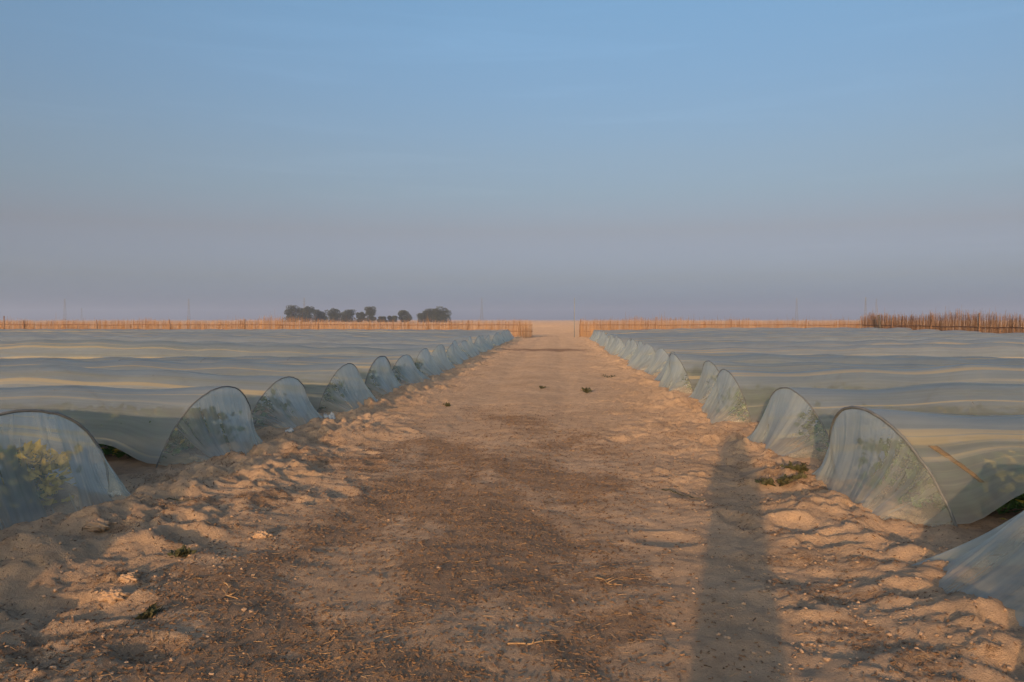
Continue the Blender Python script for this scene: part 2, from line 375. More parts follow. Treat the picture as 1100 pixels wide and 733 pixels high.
# ------------------------------------------------------------------ plastic tunnels
ORD = ['first', 'second', 'third', 'fourth', 'fifth', 'sixth', 'seventh', 'eighth', 'ninth', 'tenth', 'eleventh', 'twelfth', 'thirteenth',
       'fourteenth', 'fifteenth', 'sixteenth', 'seventeenth', 'eighteenth', 'nineteenth', 'twentieth', 'twenty-first', 'twenty-second',
       'twenty-third', 'twenty-fourth', 'twenty-fifth', 'twenty-sixth', 'twenty-seventh']
HOOP_STEP = 1.85
def tunnel(side, yc, xe, length, seed, label, group, near, spec=None):
    spec = spec or {}
    r = np.random.RandomState(seed)
    Wd = spec.get('w', .90 + r.uniform(-.06, .06)); Ht = spec.get('h', .83 + r.uniform(-.07, .07))
    out_ = spec.get('out', r.uniform(.42, .60)); lean = spec.get('lean', r.uniform(.10, .26))
    bend = spec.get('bend', r.uniform(-.02, .03)); gather = spec.get('gather', r.uniform(.82, 1.04))
    z0 = -.03
    root = empty('plastic_tunnel', (xe, yc, 0), label, 'plastic tunnel', group)
    xh = -out_                                         # hoop position, measured along the outward direction
    # local frame: e = distance INTO the field from the soil line; e=0 soil line, e=out_ hoop
    phi = spec.get('phi', r.uniform(-.06, .10)); cp, sp_ = math.cos(phi), math.sin(phi)
    skew = spec.get('skew', .12); slope = spec.get('slope', r.uniform(-.02, .032))
    ez = spec.get('ez', r.uniform(.86, 1.08))          # how pointed the arch is
    def world(e, y, z): return np.stack([side * (e * cp - y * sp_), e * sp_ + y * cp, z], -1)
    def ybend(t): return bend * t - math.tan(phi) * (t - 2.2 * (1 - np.exp(-t / 2.2))) + .08 * perlin(t * .09, t * 0 + seed * 1.7, 71) * np.clip(t / 3, 0, 1)
    def section(t, th):
        """film point at t metres behind the end hoop, th 0 (near foot) .. pi (far foot)"""
        ph = t / HOOP_STEP
        sag = np.sin(np.pi * ph) ** 2
        hh = Ht * (1 + slope * np.clip(t, 0, 9) + .03 * perlin(t * .10, t * 0 + seed * 2.3, 72) * np.clip(t / 1.5, 0, 1)) * (1 - .035 * sag * (1 + .8 * perlin(np.floor(ph) + .5, t * 0 + seed, 73)))
        c, s = np.cos(th), np.sin(th)
        wv = .008 * perlin(t * .5, th * 5 + seed, 74) + .008 * perlin(t * .12, th * 16 + seed, 75) + .008 * perlin(t * .25, th * 2.5 + seed, 85)
        rad = 1 + wv - .02 * sag
        y = -Wd * np.sign(c) * np.abs(c) * rad
        z = z0 + hh * np.abs(s) ** ez * rad
        return y, z, s
    # --- film over the hoops
    near_len = 9 if near else 5
    t = axis([(0, min(near_len, length), .13 if near else .37)] + ([(near_len, length, .37)] if length > near_len else []))
    nv = 40 if near else 26
    LF = spec.get('lift', .13)
    lift = lambda tt, k: (.02 + (LF + .06 * perlin(tt * .35, tt * 0 + seed * 3.1 + k, 76)) * sstep(.05, .8, tt)).clip(.0, .34)
    T, V = np.meshgrid(t, np.linspace(0, 1, nv), indexing='ij')
    l0 = np.arcsin(np.clip((lift(t, 0) - z0) / Ht, 0, .9) ** (1 / ez)); l1 = np.arcsin(np.clip((lift(t, 5) - z0) / Ht, 0, .9) ** (1 / ez))
    TH = l0[:, None] + (np.pi - l0 - l1)[:, None] * V
    y, z, s = section(T, TH)
    e = out_ + T - (lean * np.abs(np.sin(TH)) + skew * y) * np.exp(-T / 1.2)
    P = world(e, y + ybend(T), z)
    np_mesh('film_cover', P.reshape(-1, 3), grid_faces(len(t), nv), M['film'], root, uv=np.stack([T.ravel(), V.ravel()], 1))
    # --- gathered end, from the first hoop down to the soil
    nr, nth = (30, 150) if near else (12, 60)
    RR, TT = np.meshgrid(np.linspace(0, 1, nr), np.linspace(float(l0[0]), np.pi - float(l1[0]), nth), indexing='ij')
    y0, zz0, s0 = section(TT * 0, TT)
    e0 = out_ - lean * np.abs(np.sin(TT)) - skew * y0
    c = np.cos(TT)
    sgn = np.sign(c)
    by = -Wd * gather * sgn * np.abs(c) ** .9 * 1.04
    be = out_ * (1 - np.clip(np.sin(TT) / math.sin(float(TT[0, 0]) + .25), 0, 1) ** 1.5) + .10 * perlin(TT * 1.6, TT * 0 + seed, 77) - .04
    G_ = world(be, by, be * 0)
    gx_, gy_ = (xe + G_[-1, :, 0]), (yc + G_[-1, :, 1])
    bz = np.mean([gh(gx_ + a_, gy_ + b_) for a_ in (-.16, 0, .16) for b_ in (-.24, -.08, .08, .24)], 0)[None, :] - .035 + 0 * be
    f = RR
    yy = y0 * (1 - f) + by * f; ee = e0 * (1 - f) + be * f; zz = zz0 * (1 - f) + bz * f
    bulge = np.sin(np.pi * f)
    ee = ee + .05 * bulge * np.abs(np.sin(TT)) - .03 * bulge * perlin(TT * 2, f * 1 + seed, 78)
    # pleats radiating from the hoop
    kp = spec.get('pleat', r.uniform(.8, 1.25))
    ph0 = r.uniform(0, 6.28); nl = spec.get('lobes', r.uniform(4.5, 9))
    phase = TT * nl + 1.8 * perlin(TT * 1.7, TT * 0 + seed * 5.1, 79) + ph0
    pl = kp * (.050 * (1 - np.abs(np.sin(phase * .5)) * 1.6) + .014 * np.sin(phase * 2.3 + 1) + .012 * perlin(TT * 15, f * 1.3 + seed, 80) + .006 * perlin(TT * 30, f * 2 + seed, 84) + .06 * perlin(TT * 1.9, f * .6 + seed * 1.3, 83))
    env = f ** .8 * (1 - .55 * f ** 3)
    ee = ee - pl * env * 1.1; yy = yy + pl * env * .45 * np.sign(-c) * np.abs(c)
    zz = zz + .012 * np.sin(TT * 9 + seed) * bulge
    P = world(ee, yy, zz)
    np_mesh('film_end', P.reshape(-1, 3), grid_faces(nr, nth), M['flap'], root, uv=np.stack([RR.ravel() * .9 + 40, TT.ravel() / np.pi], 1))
    # --- hoops
    nh = int(spec.get('hoops', 1))
    th = np.linspace(.0, np.pi, 40 if near else 20)
    for k in range(nh):
        tk = np.full_like(th, k * HOOP_STEP)
        y, z, s = section(tk, th)
        e = out_ + tk - (lean * np.abs(s) + skew * y) * np.exp(-tk / 1.2)
        ins = .999 if k == 0 else .988
        pts = world(e, y * ins + ybend(tk), z * ins - .002)
        b = MB(); b.tube(pts, spec.get('hr', .0085) if near else .007, 8 if near else 5)
        b.build('hoop', M['hoop'], root)
    # --- bands tied over the film
    for (t0, t1, a0, a1, w) in spec.get('ties', []):
        q = np.linspace(0, 1, 24)
        tt = t0 + (t1 - t0) * q; an = a0 + (a1 - a0) * q
        P2 = []
        for dw in (-.5, .5):
            for off in (.006, .001):
                y, z, s = section(tt, an)
                nrm = np.stack([np.zeros_like(an), -np.cos(an), np.sin(an)], -1)
                P2.append(world(out_ + tt + dw * w * (1 - .5 * q) - (lean * np.abs(s) + skew * y) * np.exp(-tt / 1.2), y + ybend(tt), z) + off * nrm)
        n = len(q); V4 = np.concatenate(P2)
        i = np.arange(n - 1); fs = []
        for a_, b_ in ((0, 2), (2, 3), (3, 1), (1, 0)):
            fs.append(np.stack([a_ * n + i, b_ * n + i, b_ * n + i + 1, a_ * n + i + 1], -1))
        np_mesh('tie_band', V4, np.concatenate(fs), M['tie'], root)
    return root, (out_, Wd, Ht, ybend, world)

def leaf_cloud(centres, size, rs, squash=.6):
    """small folded leaves, two triangles each"""
    n = len(centres)
    d = rs.normal(size=(n, 3)); d[:, 2] = np.abs(d[:, 2]) * squash; d /= np.linalg.norm(d, axis=1)[:, None]
    sd = np.cross(d, rs.normal(size=(n, 3))); sd /= np.linalg.norm(sd, axis=1)[:, None]
    nm = np.cross(d, sd)
    L_ = (size * rs.uniform(.6, 1.4, n))[:, None]; W_ = L_ * .32
    base = centres; tip = centres + d * L_; mid = centres + d * L_ * .5
    V = np.stack([base, mid + sd * W_ + nm * W_ * .3, tip, mid - sd * W_ + nm * W_ * .3], 1).reshape(-1, 3)
    i = np.arange(n)[:, None] * 4
    T = np.concatenate([i + np.array([[0, 1, 2]]), i + np.array([[0, 2, 3]])])
    return V, T
def crop_row(side, yc, xe, info, length, n, bloom, seed, label):
    rs = np.random.RandomState(seed)
    out_, Wd, Ht, yb, wd = info
    cl = int(n / 26)
    ct = rs.uniform(.1, length, cl); cyy = rs.choice([-.36, .36], cl) + rs.normal(0, .12, cl)
    k = rs.randint(0, cl, n)
    t = ct[k] + rs.normal(0, .12, n); y = np.clip(cyy[k] + rs.normal(0, .11, n), -Wd * .74, Wd * .74)
    zmax = (Ht * .80 - .1) * np.sqrt(np.clip(1 - (y / Wd) ** 2, .02, 1))
    z = rs.uniform(0, 1, n) ** .8 * np.minimum(zmax, .46)
    cen = wd(out_ + t, y + yb(t), z)
    V, T = leaf_cloud(cen, .10, rs)
    isb = np.repeat(rs.uniform(size=cl)[k] < bloom, 1)
    mi = np.concatenate([isb, isb]).astype(int)
    o = np_mesh('crop_plants', V, T, [M['crop'], M['bloom']], smooth=False, midx=mi)
    o.location = (xe, yc, 0)
    tag(o, label, 'crop plants', 'crops growing under the film', 'stuff')

GL, GR = 'plastic tunnels left of the track', 'plastic tunnels right of the track'
LL = {3: 'big pale plastic tunnel nearest on the left, its gathered end cut by the photo edge',
      4: 'grey plastic tunnel second on the left, with dark earth showing under its lifted edge',
      5: 'plastic tunnel third from the front left, small pleated end beside a white scrap',
      6: 'fourth plastic tunnel on the left, folds falling straight from its peaked end',
      7: 'fifth plastic tunnel on the left, its rounded end hoop showing clearly'}
LR = {3: 'plastic tunnel at the lower right corner, only its gathered skirt in view',
      4: 'large grey plastic tunnel front right with dark hoop and orange streak on its film',
      5: 'plastic tunnel behind the large front right one, pale crease on its end',
      6: 'plastic tunnel third up the right row, sharp triangular end over orange sand',
      7: 'fourth plastic tunnel up the right row, yellowish pleated end'}
SPL = {3: dict(hr=.0125, w=.84, h=.91, out=.38, lean=.10, bend=.03, phi=.30, pleat=1.2, hoops=5, gather=.95),
       4: dict(slope=-.012, lift=.20, w=.82, h=.84, out=.46, lean=.24, bend=.015, phi=.13, ez=1.06, pleat=1.0, hoops=5, gather=.74),
       5: dict(slope=.045, lift=.16, w=.80, h=.78, out=.50, lean=.18, bend=.03, phi=.12, ez=1.05, gather=.78, pleat=.9, hoops=5),
       6: dict(slope=.012, w=.84, h=.84, out=.50, lean=.20, pleat=1.1, phi=.05, ez=1.02, gather=.8, hoops=4),
       7: dict(lift=.24, hr=.012, w=.92, h=.85, out=.36, lean=.08, ez=.86, pleat=.8, hoops=4)}
SPR = {2: dict(out=.5, lean=.2, hoops=1),
       3: dict(w=.82, h=.77, out=.88, lean=.15, bend=.0, phi=-.05, pleat=.9, hoops=4),
       4: dict(slope=-.02, lift=.31, lobes=5.2, w=.84, h=.86, out=.42, lean=.29, bend=-.02, phi=.0, ez=.98, skew=.18, hr=.014, pleat=.85, hoops=5, gather=.98, ties=[(.16, .36, .80, .44, .07)]),
       5: dict(slope=.035, skew=.2, w=.82, h=.80, out=.48, lean=.20, bend=.09, pleat=.9, hoops=4),
       6: dict(slope=.03, w=.80, h=.83, out=.46, lean=.18, bend=.06, pleat=.95, hoops=4),
       7: dict(w=.78, h=.84, out=.46, lean=.20, bend=.03, pleat=1.0, hoops=3)}
for i, y in enumerate(YL):
    k = i - 3
    vis = k >= 0
    near = -1 <= k <= 5
    lab = LL.get(i) or (f'greyish plastic tunnel, {ORD[k]} along the left of the track from the camera' if vis
                        else 'plastic tunnel out of view left of the photographer')
    L_ = 7 if not vis else min(52, max(9, .66 * y + 6))
    xe = float(end_l(y)) + (rr.uniform(-.12, .12) if k > 1 else 0)
    if i == 3: xe, y = -3.92, 6.0
    sp = dict(SPL.get(i, {}))
    if vis and i > 7: sp['hoops'] = 5 if i < 12 else (3 if i < 17 else 1)
    o, info = tunnel(-1, y, xe, L_, 100 + i, lab, GL if vis else 'tunnels beside the photographer', near, sp)
    if 0 <= k <= 6:
        crop_row(-1, y, xe, info, 11, 16000 if k < 2 else 8000, .36 if k == 0 else .08, 500 + i, f'leafy green crop under the {ORD[k]} plastic tunnel on the left')
for i, y in enumerate(YR):
    k = i - 3
    vis = k >= 0
    near = -1 <= k <= 5
    lab = LR.get(i) or (f'greyish plastic tunnel, {ORD[k]} along the right of the track from the camera' if vis
                        else 'plastic tunnel beside the photographer at the right')
    L_ = 8 if not vis else min(21.0, max(8, .66 * y + 6))
    xe = float(end_r(y)) + (rr.uniform(-.12, .12) if k > 2 else 0)
    if i == 3: xe = 2.34
    if i == 2: xe = 1.75
    if i == 1: xe = 1.25
    if i == 0: xe = .75
    sp = dict(SPR.get(i, {}))
    if vis and i > 7: sp['hoops'] = 5 if i < 12 else (3 if i < 17 else 1)
    o, info = tunnel(1, y, xe, L_, 200 + i, lab, GR if vis else 'tunnels beside the photographer', near, sp)
    if 0 <= k <= 6:
        crop_row(1, y, xe, info, 10, 15000 if k < 2 else 8000, .04, 600 + i, f'leafy green crop under the {ORD[k]} plastic tunnel on the right')

# ------------------------------------------------------------------ reed fences
def reed_fence(p0, p1, label, mat, hfun, dens=26, posts=True, seed=0, tall=.03, rail=True):
    rs = np.random.RandomState(seed)
    p0 = np.array(p0, float); p1 = np.array(p1, float); Ln = float(np.linalg.norm(p1 - p0)); d = (p1 - p0) / Ln; nrm = np.array([-d[1], d[0]])
    root = empty('reed_fence', (p0[0], p0[1], 0), label, 'fence', 'reed windbreak fences')
    n = int(Ln * dens)
    s = np.sort(rs.uniform(0, Ln, n)); off = rs.uniform(-.04, .04, n)
    h = hfun(s) * (1 + .07 * rs.normal(size=n)) * (1 + .10 * perlin(s * .7, s * 0 + seed, 90) + .07 * perlin(s * 3, s * 0 + seed, 91))
    h = np.where(rs.uniform(size=n) < tall, h * rs.uniform(1.08, 1.32, n), h)
    rad = rs.uniform(.006, .016, n)
    lx = rs.normal(0, .05, n); ly = rs.normal(0, .035, n)
    b0 = s[:, None] * d + off[:, None] * nrm; z0 = gh(b0[:, 0] + p0[0], b0[:, 1] + p0[1]) - .05
    V = []
    for lev, fr, rr_ in ((0, 0, 1), (1, .6, .8), (2, 1, .35)):
        c = b0 + (lx * fr)[:, None] * d + (ly * fr ** 2)[:, None] * nrm
        for kk in range(3):
            a = kk * 2.094
            q = c + (rad * rr_)[:, None] * (math.cos(a) * d + math.sin(a) * nrm)
            V.append(np.stack([q[:, 0], q[:, 1], z0 + h * fr], 1))
    V = np.stack(V, 1).reshape(-1, 3)
    i = np.arange(n)[:, None] * 9; F_ = []
    for lev in (0, 3):
        for kk in range(3):
            k2 = (kk + 1) % 3
            F_.append(np.concatenate([i + lev + kk, i + lev + k2, i + lev + 3 + k2, i + lev + 3 + kk], 1))
    np_mesh('reed_screen', V, np.concatenate(F_), mat, root, smooth=False)
    if rail:
        for zr in (.55, 1.12):
            q = np.linspace(0, Ln, max(6, int(Ln / 1.5)))
            b = MB(); b.tube(np.stack([q * d[0] - .06 * nrm[0], q * d[1] - .06 * nrm[1], zr + .05 * perlin(q * .3, q * 0 + zr, 92)], 1), .03, 6)
            b.build('rail', M['rail'], root)
    if posts:
        for q in np.arange(.1, Ln, 6.8):
            hp = float(hfun(np.array([q]))[0]) * rs.uniform(.95, 1.06); x, y = q * d - .11 * nrm
            b = MB(); b.tube([(x, y, -.3), (x + rs.normal(0, .02), y, hp * .5), (x + rs.normal(0, .05), y + rs.normal(0, .03), hp)], [.05, .045, .035], 7)
            b.build('post', M['wood'], root)
    return root
FY = 72.0
gl = at(572, FY); gr = at(622, FY)
cr_ = at(925, FY)
reed_fence((-62, FY - 1.5), (gl[0], gl[1]), 'long orange dry reed fence across the far left side behind the tunnels', M['reed'],
           lambda s: 1.52 + .32 * np.exp(-((s - 37.5) / 3.0) ** 2) + .10 * np.exp(-((s - 25) / 2.0) ** 2), 80, True, 1)
reed_fence((gr[0], gr[1]), (cr_[0], cr_[1]), 'orange dry reed fence across the far right side, starting at the track gap', M['reed'],
           lambda s: 1.56 + .26 * np.exp(-((s - 6.5) / 3) ** 2) + .12 * np.exp(-((s - 15) / 1) ** 2), 80, True, 2, .03)
c0 = at(926, FY - .5); c1 = at(1240, 36)
reed_fence(c0, c1, 'taller dark brown reed fence running forward along the right edge of the field', M['reed_dark'],
           lambda s: 1.98 + .10 * np.sin(s * .45), 75, True, 3, .02)
g0 = at(556, 66); g1 = (gl[0] - .1, gl[1] - .2)
reed_fence(g0, g1, 'sparse leaning reeds on the left side of the gap in the fence', M['reed'], lambda s: 1.25 + 0 * s, 9, False, 4, .15, False)
g0 = at(640, 64); g1 = (gr[0] + .1, gr[1] - .2)
reed_fence(g0, g1, 'sparse leaning reeds on the right side of the gap in the fence', M['reed'], lambda s: 1.35 + 0 * s, 9, False, 5, .15, False)
# tall bare pole at the gap, and a leaning dark post in the right-hand fence
def pole(px, dep, h, r, label, name, lean=0, cat='pole', mat='wood'):
    x, y = at(px, dep)
    b = MB(); z0 = gz(x, y)
    b.tube([(0, 0, -.4), (lean * .5, .02, h * .5), (lean, .03, h)], [r, r * .85, r * .6], 8)
    o = b.build(name, M[mat]); o.location = (x, y, z0)
    return tag(o, label, cat)
pole(617, FY - .3, 3.55, .035, 'tall thin bare pole at the right end of the fence gap', 'bare_pole', mat='metal')
pole(947, 66.5, 2.0, .14, 'thick dark leaning post in front of the brown reed fence', 'leaning_post', -.25, 'post', 'bark')
pole(4, 70, 1.95, .07, 'short dark post sticking above the far left fence', 'fence_stake', .03, 'post')

# ------------------------------------------------------------------ trees far off
def tree(px0, px1, ytop, dep, seed, label, name='distant_tree', cat='tree'):
    rs = np.random.RandomState(seed)
    x, y = at((px0 + px1) / 2, dep); w = (px1 - px0) * dep / F / 2; h = CAM_H + (343.5 - ytop) * dep / F
    z0 = gz(x, y)
    root = empty(name, (x, y, z0), label, cat, 'trees on the horizon')
    b = MB()
    b.tube([(0, 0, -.3), (.1, 0, h * .25), (rs.normal(0, .2), 0, h * .5), (rs.normal(0, .3), 0, h * .8)], [.30, .24, .17, .06], 8)
    for k in range(6):
        a = rs.uniform(0, 6.28); z = h * rs.uniform(.18, .5)
        b.tube([(0, 0, z), (math.cos(a) * w * .4, math.sin(a) * w * .4, z + h * .14), (math.cos(a) * w * .75, math.sin(a) * w * .75, z + h * .30)], [.13, .09, .03], 6)
    b.build('trunk', M['bark'], root)
    nb = 22
    cc = np.stack([rs.uniform(-.72, .72, nb) * w, rs.uniform(-.7, .7, nb) * w, h * rs.uniform(.30, .86, nb)], 1)
    cc[:7, 2] = h * rs.uniform(.10, .30, 7)
    cr = w * rs.uniform(.34, .54, nb)
    n = 6500; k = rs.randint(0, nb, n)
    dv = rs.normal(size=(n, 3)); dv /= np.linalg.norm(dv, axis=1)[:, None]
    P = cc[k] + dv * (cr[k] * rs.uniform(.45, 1.0, n) ** .5)[:, None] * np.array([1, 1, .85])
    P[:, 2] = np.clip(P[:, 2], .3, h * (1 - .12 * rs.uniform(size=n) ** 3)); P[:, 0] = np.clip(P[:, 0], -w * 1.12, w * 1.12)
    V, T = leaf_cloud(P, .42, rs, 1)
    np_mesh('crown', V, T, M['leaf'], root, smooth=False)
TR = [(305, 323, 328.5, 'broad dark tree at the left end of the far tree line'),
      (319, 331, 331, 'lower dark tree tucked behind the leftmost broad tree'),
      (326, 338, 328.5, 'narrow dark tree second peak of the far tree line'),
      (337, 352, 333, 'low greenish tree between two taller trees in the left clump'),
      (352, 367, 331, 'dense dark tree near the middle of the left tree clump'),
      (365, 382, 333, 'flat topped dark tree at the right end of the left clump'),
      (384, 392, 335.5, 'small bush beside the lone tall tree on the horizon'),
      (391, 403, 329.5, 'lone tall rounded tree right of the left clump'),
      (429, 443, 334, 'small squat tree standing alone between the two clumps'),
      (449, 463, 334.5, 'low tapering tree at the left of the right clump'),
      (458, 473, 332.5, 'middle tree of the right hand clump'),
      (467, 484, 330, 'round dark tree at the right end of the far tree line')]
for i, (a, b_, yt, lab) in enumerate(TR): tree(a - .5, b_ + .5, yt - .4, 430 + (i * 37) % 40, 300 + i, lab)
tree(406, 416, 340.5, 430, 330, 'low shrub on the horizon right of the lone tall tree', 'distant_shrub', 'shrub')
tree(417, 426, 340.0, 436, 331, 'low shrub on the horizon left of the squat tree', 'distant_shrub', 'shrub')

# ------------------------------------------------------------------ power pylons
def pylon(px, ytop, dep, label, w=4.2):
    x, y = at(px, dep); h = CAM_H + (343.5 - ytop) * dep / F
    root = empty('power_pylon', (x, y, gz(x, y)), label, 'pylon', 'power pylons on the horizon')
    b = MB(); r = .14
    lv = np.linspace(0, 1, 9); hw = (w / 2) * (1 - .82 * lv ** .8)
    for sx in (-1, 1):
        for sy in (-1, 1): b.tube(np.stack([sx * hw, sy * hw, lv * h], 1), r, 4)
    for i in range(8):
        for s in (-1, 1):
            b.tube([(-hw[i], s * hw[i], lv[i] * h), (hw[i + 1], s * hw[i + 1], lv[i + 1] * h)], r * .6, 4)
            b.tube([(hw[i], s * hw[i], lv[i] * h), (-hw[i + 1], s * hw[i + 1], lv[i + 1] * h)], r * .6, 4)
            b.tube([(s * hw[i], -hw[i], lv[i] * h), (s * hw[i + 1], hw[i + 1], lv[i + 1] * h)], r * .6, 4)
    b.build('lattice_mast', M['metal'], root)
    for z in (.72, .83, .94):
        a = MB(); q = w * .62 * (1.05 - (z - .72) * 1.2)
        a.tube([(-q, 0, z * h), (0, 0, z * h + .5), (q, 0, z * h)], [.07, .16, .07], 4); a.build('cross_arm', M['metal'], root)
for px, yt, dep, lab, w in ((70, 321, 1150, 'slender pale pylon far at the left edge of the horizon', 4.2),
                            (88, 331, 1700, 'shortest faint pylon right of the leftmost pylon', 4.2),
                            (203, 321, 1250, 'faint pylon between the left edge and the tree clump', 4.2),
                            (327, 320, 1200, 'pylon rising behind the left tree clump', 4.2),
                            (517.5, 320, 1250, 'very faint pylon left of the fence gap', 4.6),
                            (855.5, 320, 1300, 'faint pylon over the orange right fence', 4.6),
                            (929.5, 319, 1000, 'darkest pylon, where the fence turns brown', 3.2),
                            (941, 321, 1350, 'faint pylon just right of the darkest pylon', 4.2)):
    pylon(px, yt, dep, lab, w)

# ------------------------------------------------------------------ litter, clods, weeds
def sticks(name, n, xy, lmin, lmax, rad, mat, seed, label, cat):
    rs = np.random.RandomState(seed)
    x, y = xy; n = len(x)
    a = rs.uniform(0, 2 * np.pi, n); l = rs.uniform(lmin, lmax, n) * rs.uniform(.5, 1, n)
    z = gh(x, y) + .002
    d = np.stack([np.cos(a), np.sin(a)], 1); p = np.stack([-d[:, 1], d[:, 0]], 1)
    r = rad * rs.uniform(.5, 1.4, n)
    V = []
    for e in (-.5, .5):
        cx = x + d[:, 0] * l * e; cy = y + d[:, 1] * l * e
        cz = gh(cx, cy) + .003 + rs.uniform(0, .25, n) * l * (e > 0)
        for kk in range(3):
            ang = kk * 2.094
            V.append(np.stack([cx + p[:, 0] * r * math.cos(ang), cy + p[:, 1] * r * math.cos(ang), cz + r * math.sin(ang) * .8], 1))
    V = np.stack(V, 1).reshape(-1, 3); i = np.arange(n)[:, None] * 6
    Q = np.concatenate([np.concatenate([i + kk, i + (kk + 1) % 3, i + 3 + (kk + 1) % 3, i + 3 + kk], 1) for kk in range(3)])
    T = np.concatenate([i + np.array([[0, 2, 1]]), i + np.array([[3, 4, 5]])])
    o = np_mesh(name, V, [Q, T], mat, smooth=False)
    return tag(o, label, cat, None, 'stuff')
def scatter(n, seed, ymax, dens):
    rs = np.random.RandomState(seed); X = []; Y = []; c = 0
    while c < n:
        y = 1.9 + (ymax - 1.9) * rs.uniform(size=60000) ** 1.7; x = rs.uniform(-4.2, 3.4, 60000)
        k = rs.uniform(size=60000) < dens(x, y)
        X.append(x[k]); Y.append(y[k]); c += int(k.sum())
    return np.concatenate(X)[:n], np.concatenate(Y)[:n]
sticks('leaf_litter', 0, scatter(34000, 1, 15, lambda x, y: litter_mask(x, y) + .10 + .25 * np.clip(perlin(x * 1.7, y * 1.7, 96), 0, 1)), .008, .034, .0042, M['crumb'], 2, 'dark brown crumbs of leaves and dung over the middle of the track', 'litter')
sticks('straw_litter', 0, scatter(9000, 3, 15, lambda x, y: litter_mask(x, y) ** 1.2 * .9 + .035), .02, .07, .0015, M['straw'], 4, 'scattered bits of pale straw on the track and sand', 'straw')
def clod_mesh(n, xy, smin, smax, seed):
    rs = np.random.RandomState(seed)
    t = (1 + 5 ** .5) / 2
    ico = np.array([(-1, t, 0), (1, t, 0), (-1, -t, 0), (1, -t, 0), (0, -1, t), (0, 1, t), (0, -1, -t), (0, 1, -t), (t, 0, -1), (t, 0, 1), (-t, 0, -1), (-t, 0, 1)]) / math.hypot(1, t)
    ft = np.array([(0, 11, 5), (0, 5, 1), (0, 1, 7), (0, 7, 10), (0, 10, 11), (1, 5, 9), (5, 11, 4), (11, 10, 2), (10, 7, 6), (7, 1, 8), (3, 9, 4), (3, 4, 2), (3, 2, 6), (3, 6, 8), (3, 8, 9), (4, 9, 5), (2, 4, 11), (6, 2, 10), (8, 6, 7), (9, 8, 1)])
    x, y = xy; n = len(x)
    sz = smin + (smax - smin) * rs.uniform(size=n) ** 4
    V = ico[None] * sz[:, None, None] * rs.uniform(.6, 1.25, (n, 12, 1)) * rs.uniform(.7, 1.3, (n, 1, 3)) * np.array([1, 1, .7])
    V = V + np.stack([x, y, gh(x, y) + sz * .25], 1)[:, None]
    T = (ft[None] + (np.arange(n) * 12)[:, None, None]).reshape(-1, 3)
    return V.reshape(-1, 3), T
def shoulder(x, y):
    a = np.abs(x - xc(y)); return sstep(.9, 2.0, a) * (1 - sstep(3.1, 3.6, a)) * (.35 + .9 * np.clip(perlin(x * 1.3, y * 1.3, 95), 0, 1)) + .012
V, T = clod_mesh(0, scatter(16000, 6, 20, shoulder), .002, .015, 8)
tag(np_mesh('soil_crumbs', V, T, M['clod'], smooth=False), 'crumbs and small lumps of sandy soil along both trodden shoulders', 'soil', None, 'stuff')
def big_clod(px, py, size, seed, label):
    rs = np.random.RandomState(seed); x, y = atg(px, py)
    nu, nv = 40, 56
    u = np.linspace(.001, np.pi - .001, nu)[:, None] * np.ones((1, nv)); v = np.linspace(0, 2 * np.pi, nv)[None] * np.ones((nu, 1))
    p = np.stack([np.sin(u) * np.cos(v), np.sin(u) * np.sin(v), np.cos(u)], -1)
    rr_ = 1 + .34 * perlin(p[..., 0] * 1.7 + seed, p[..., 1] * 1.7 + p[..., 2] * 1.3, seed) + .26 * perlin(p[..., 0] * 4.5, p[..., 1] * 4.5 + p[..., 2] * 4, seed + 1) + .16 * np.abs(perlin(p[..., 0] * 9, p[..., 1] * 9 + p[..., 2] * 8, seed + 2))
    p = p * rr_[..., None] * size * np.array([1.2, .9, .62])
    o = np_mesh('dirt_clod', p.reshape(-1, 3), grid_faces(nu, nv), M['clod']); o.location = (x, y, gz(x, y) + size * .12)
    tag(o, label, 'dirt clod', 'larger dirt clods on the shoulders')
big_clod(100, 577, .07, 1, 'largest crumbly dirt clod, below the nearest left tunnel')
big_clod(147, 566, .04, 2, 'small dirt clod right of the largest clod on the left')
big_clod(280, 579, .055, 3, 'rounded dirt clod on the left shoulder near the litter')
big_clod(136, 630, .05, 4, 'dirt clod on a cracked mound at lower left')
big_clod(118, 645, .06, 5, 'broken lumpy clod in a hollow at lower left')

def weed(px, py, n, spread, hgt, label, seed, name='weed', mat='weed', ls=.05):
    rs = np.random.RandomState(seed); x, y = atg(px, py); z = gz(x, y)
    root = empty(name, (x, y, z), label, 'weed', 'weeds on the sand')
    b = MB(); cen = []
    for i in range(max(4, n // 10)):
        a = rs.uniform(0, 6.28); rr_ = spread * rs.uniform(.3, 1); h = hgt * rs.uniform(.3, 1)
        tx, ty = math.cos(a) * rr_, math.sin(a) * rr_ * .6
        pts = [(0, 0, -.02), (tx * .5, ty * .5, h * .7), (tx, ty, h * .9)]
        b.tube(pts, [.004, .003, .0015], 5)
        for q in rs.uniform(.2, 1, 10): cen.append((tx * q, ty * q, h * .9 * min(1, 1.4 * q) + rs.normal(0, .008)))
    b.build('stem', M[mat], root)
    V, T = leaf_cloud(np.array(cen), ls, rs, .7)
    np_mesh('leaves', V, T, M[mat], root, smooth=False)
weed(838, 527, 120, .30, .09, 'low green weed beside the front right tunnel', 1)
weed(862, 520, 70, .2, .07, 'smaller green weed touching the soil of the front right tunnel', 2)
weed(631, 423, 90, .20, .13, 'dark tuft of weed standing alone right of the track middle', 3)
weed(583, 418, 30, .12, .04, 'flat dark scrap of weed in the middle of the track', 4)
weed(480, 437, 20, .08, .05, 'tiny dark weed on the track left of the middle', 5)
weed(152, 662, 60, .12, .035, 'grey green weed in a hollow at lower left', 6)
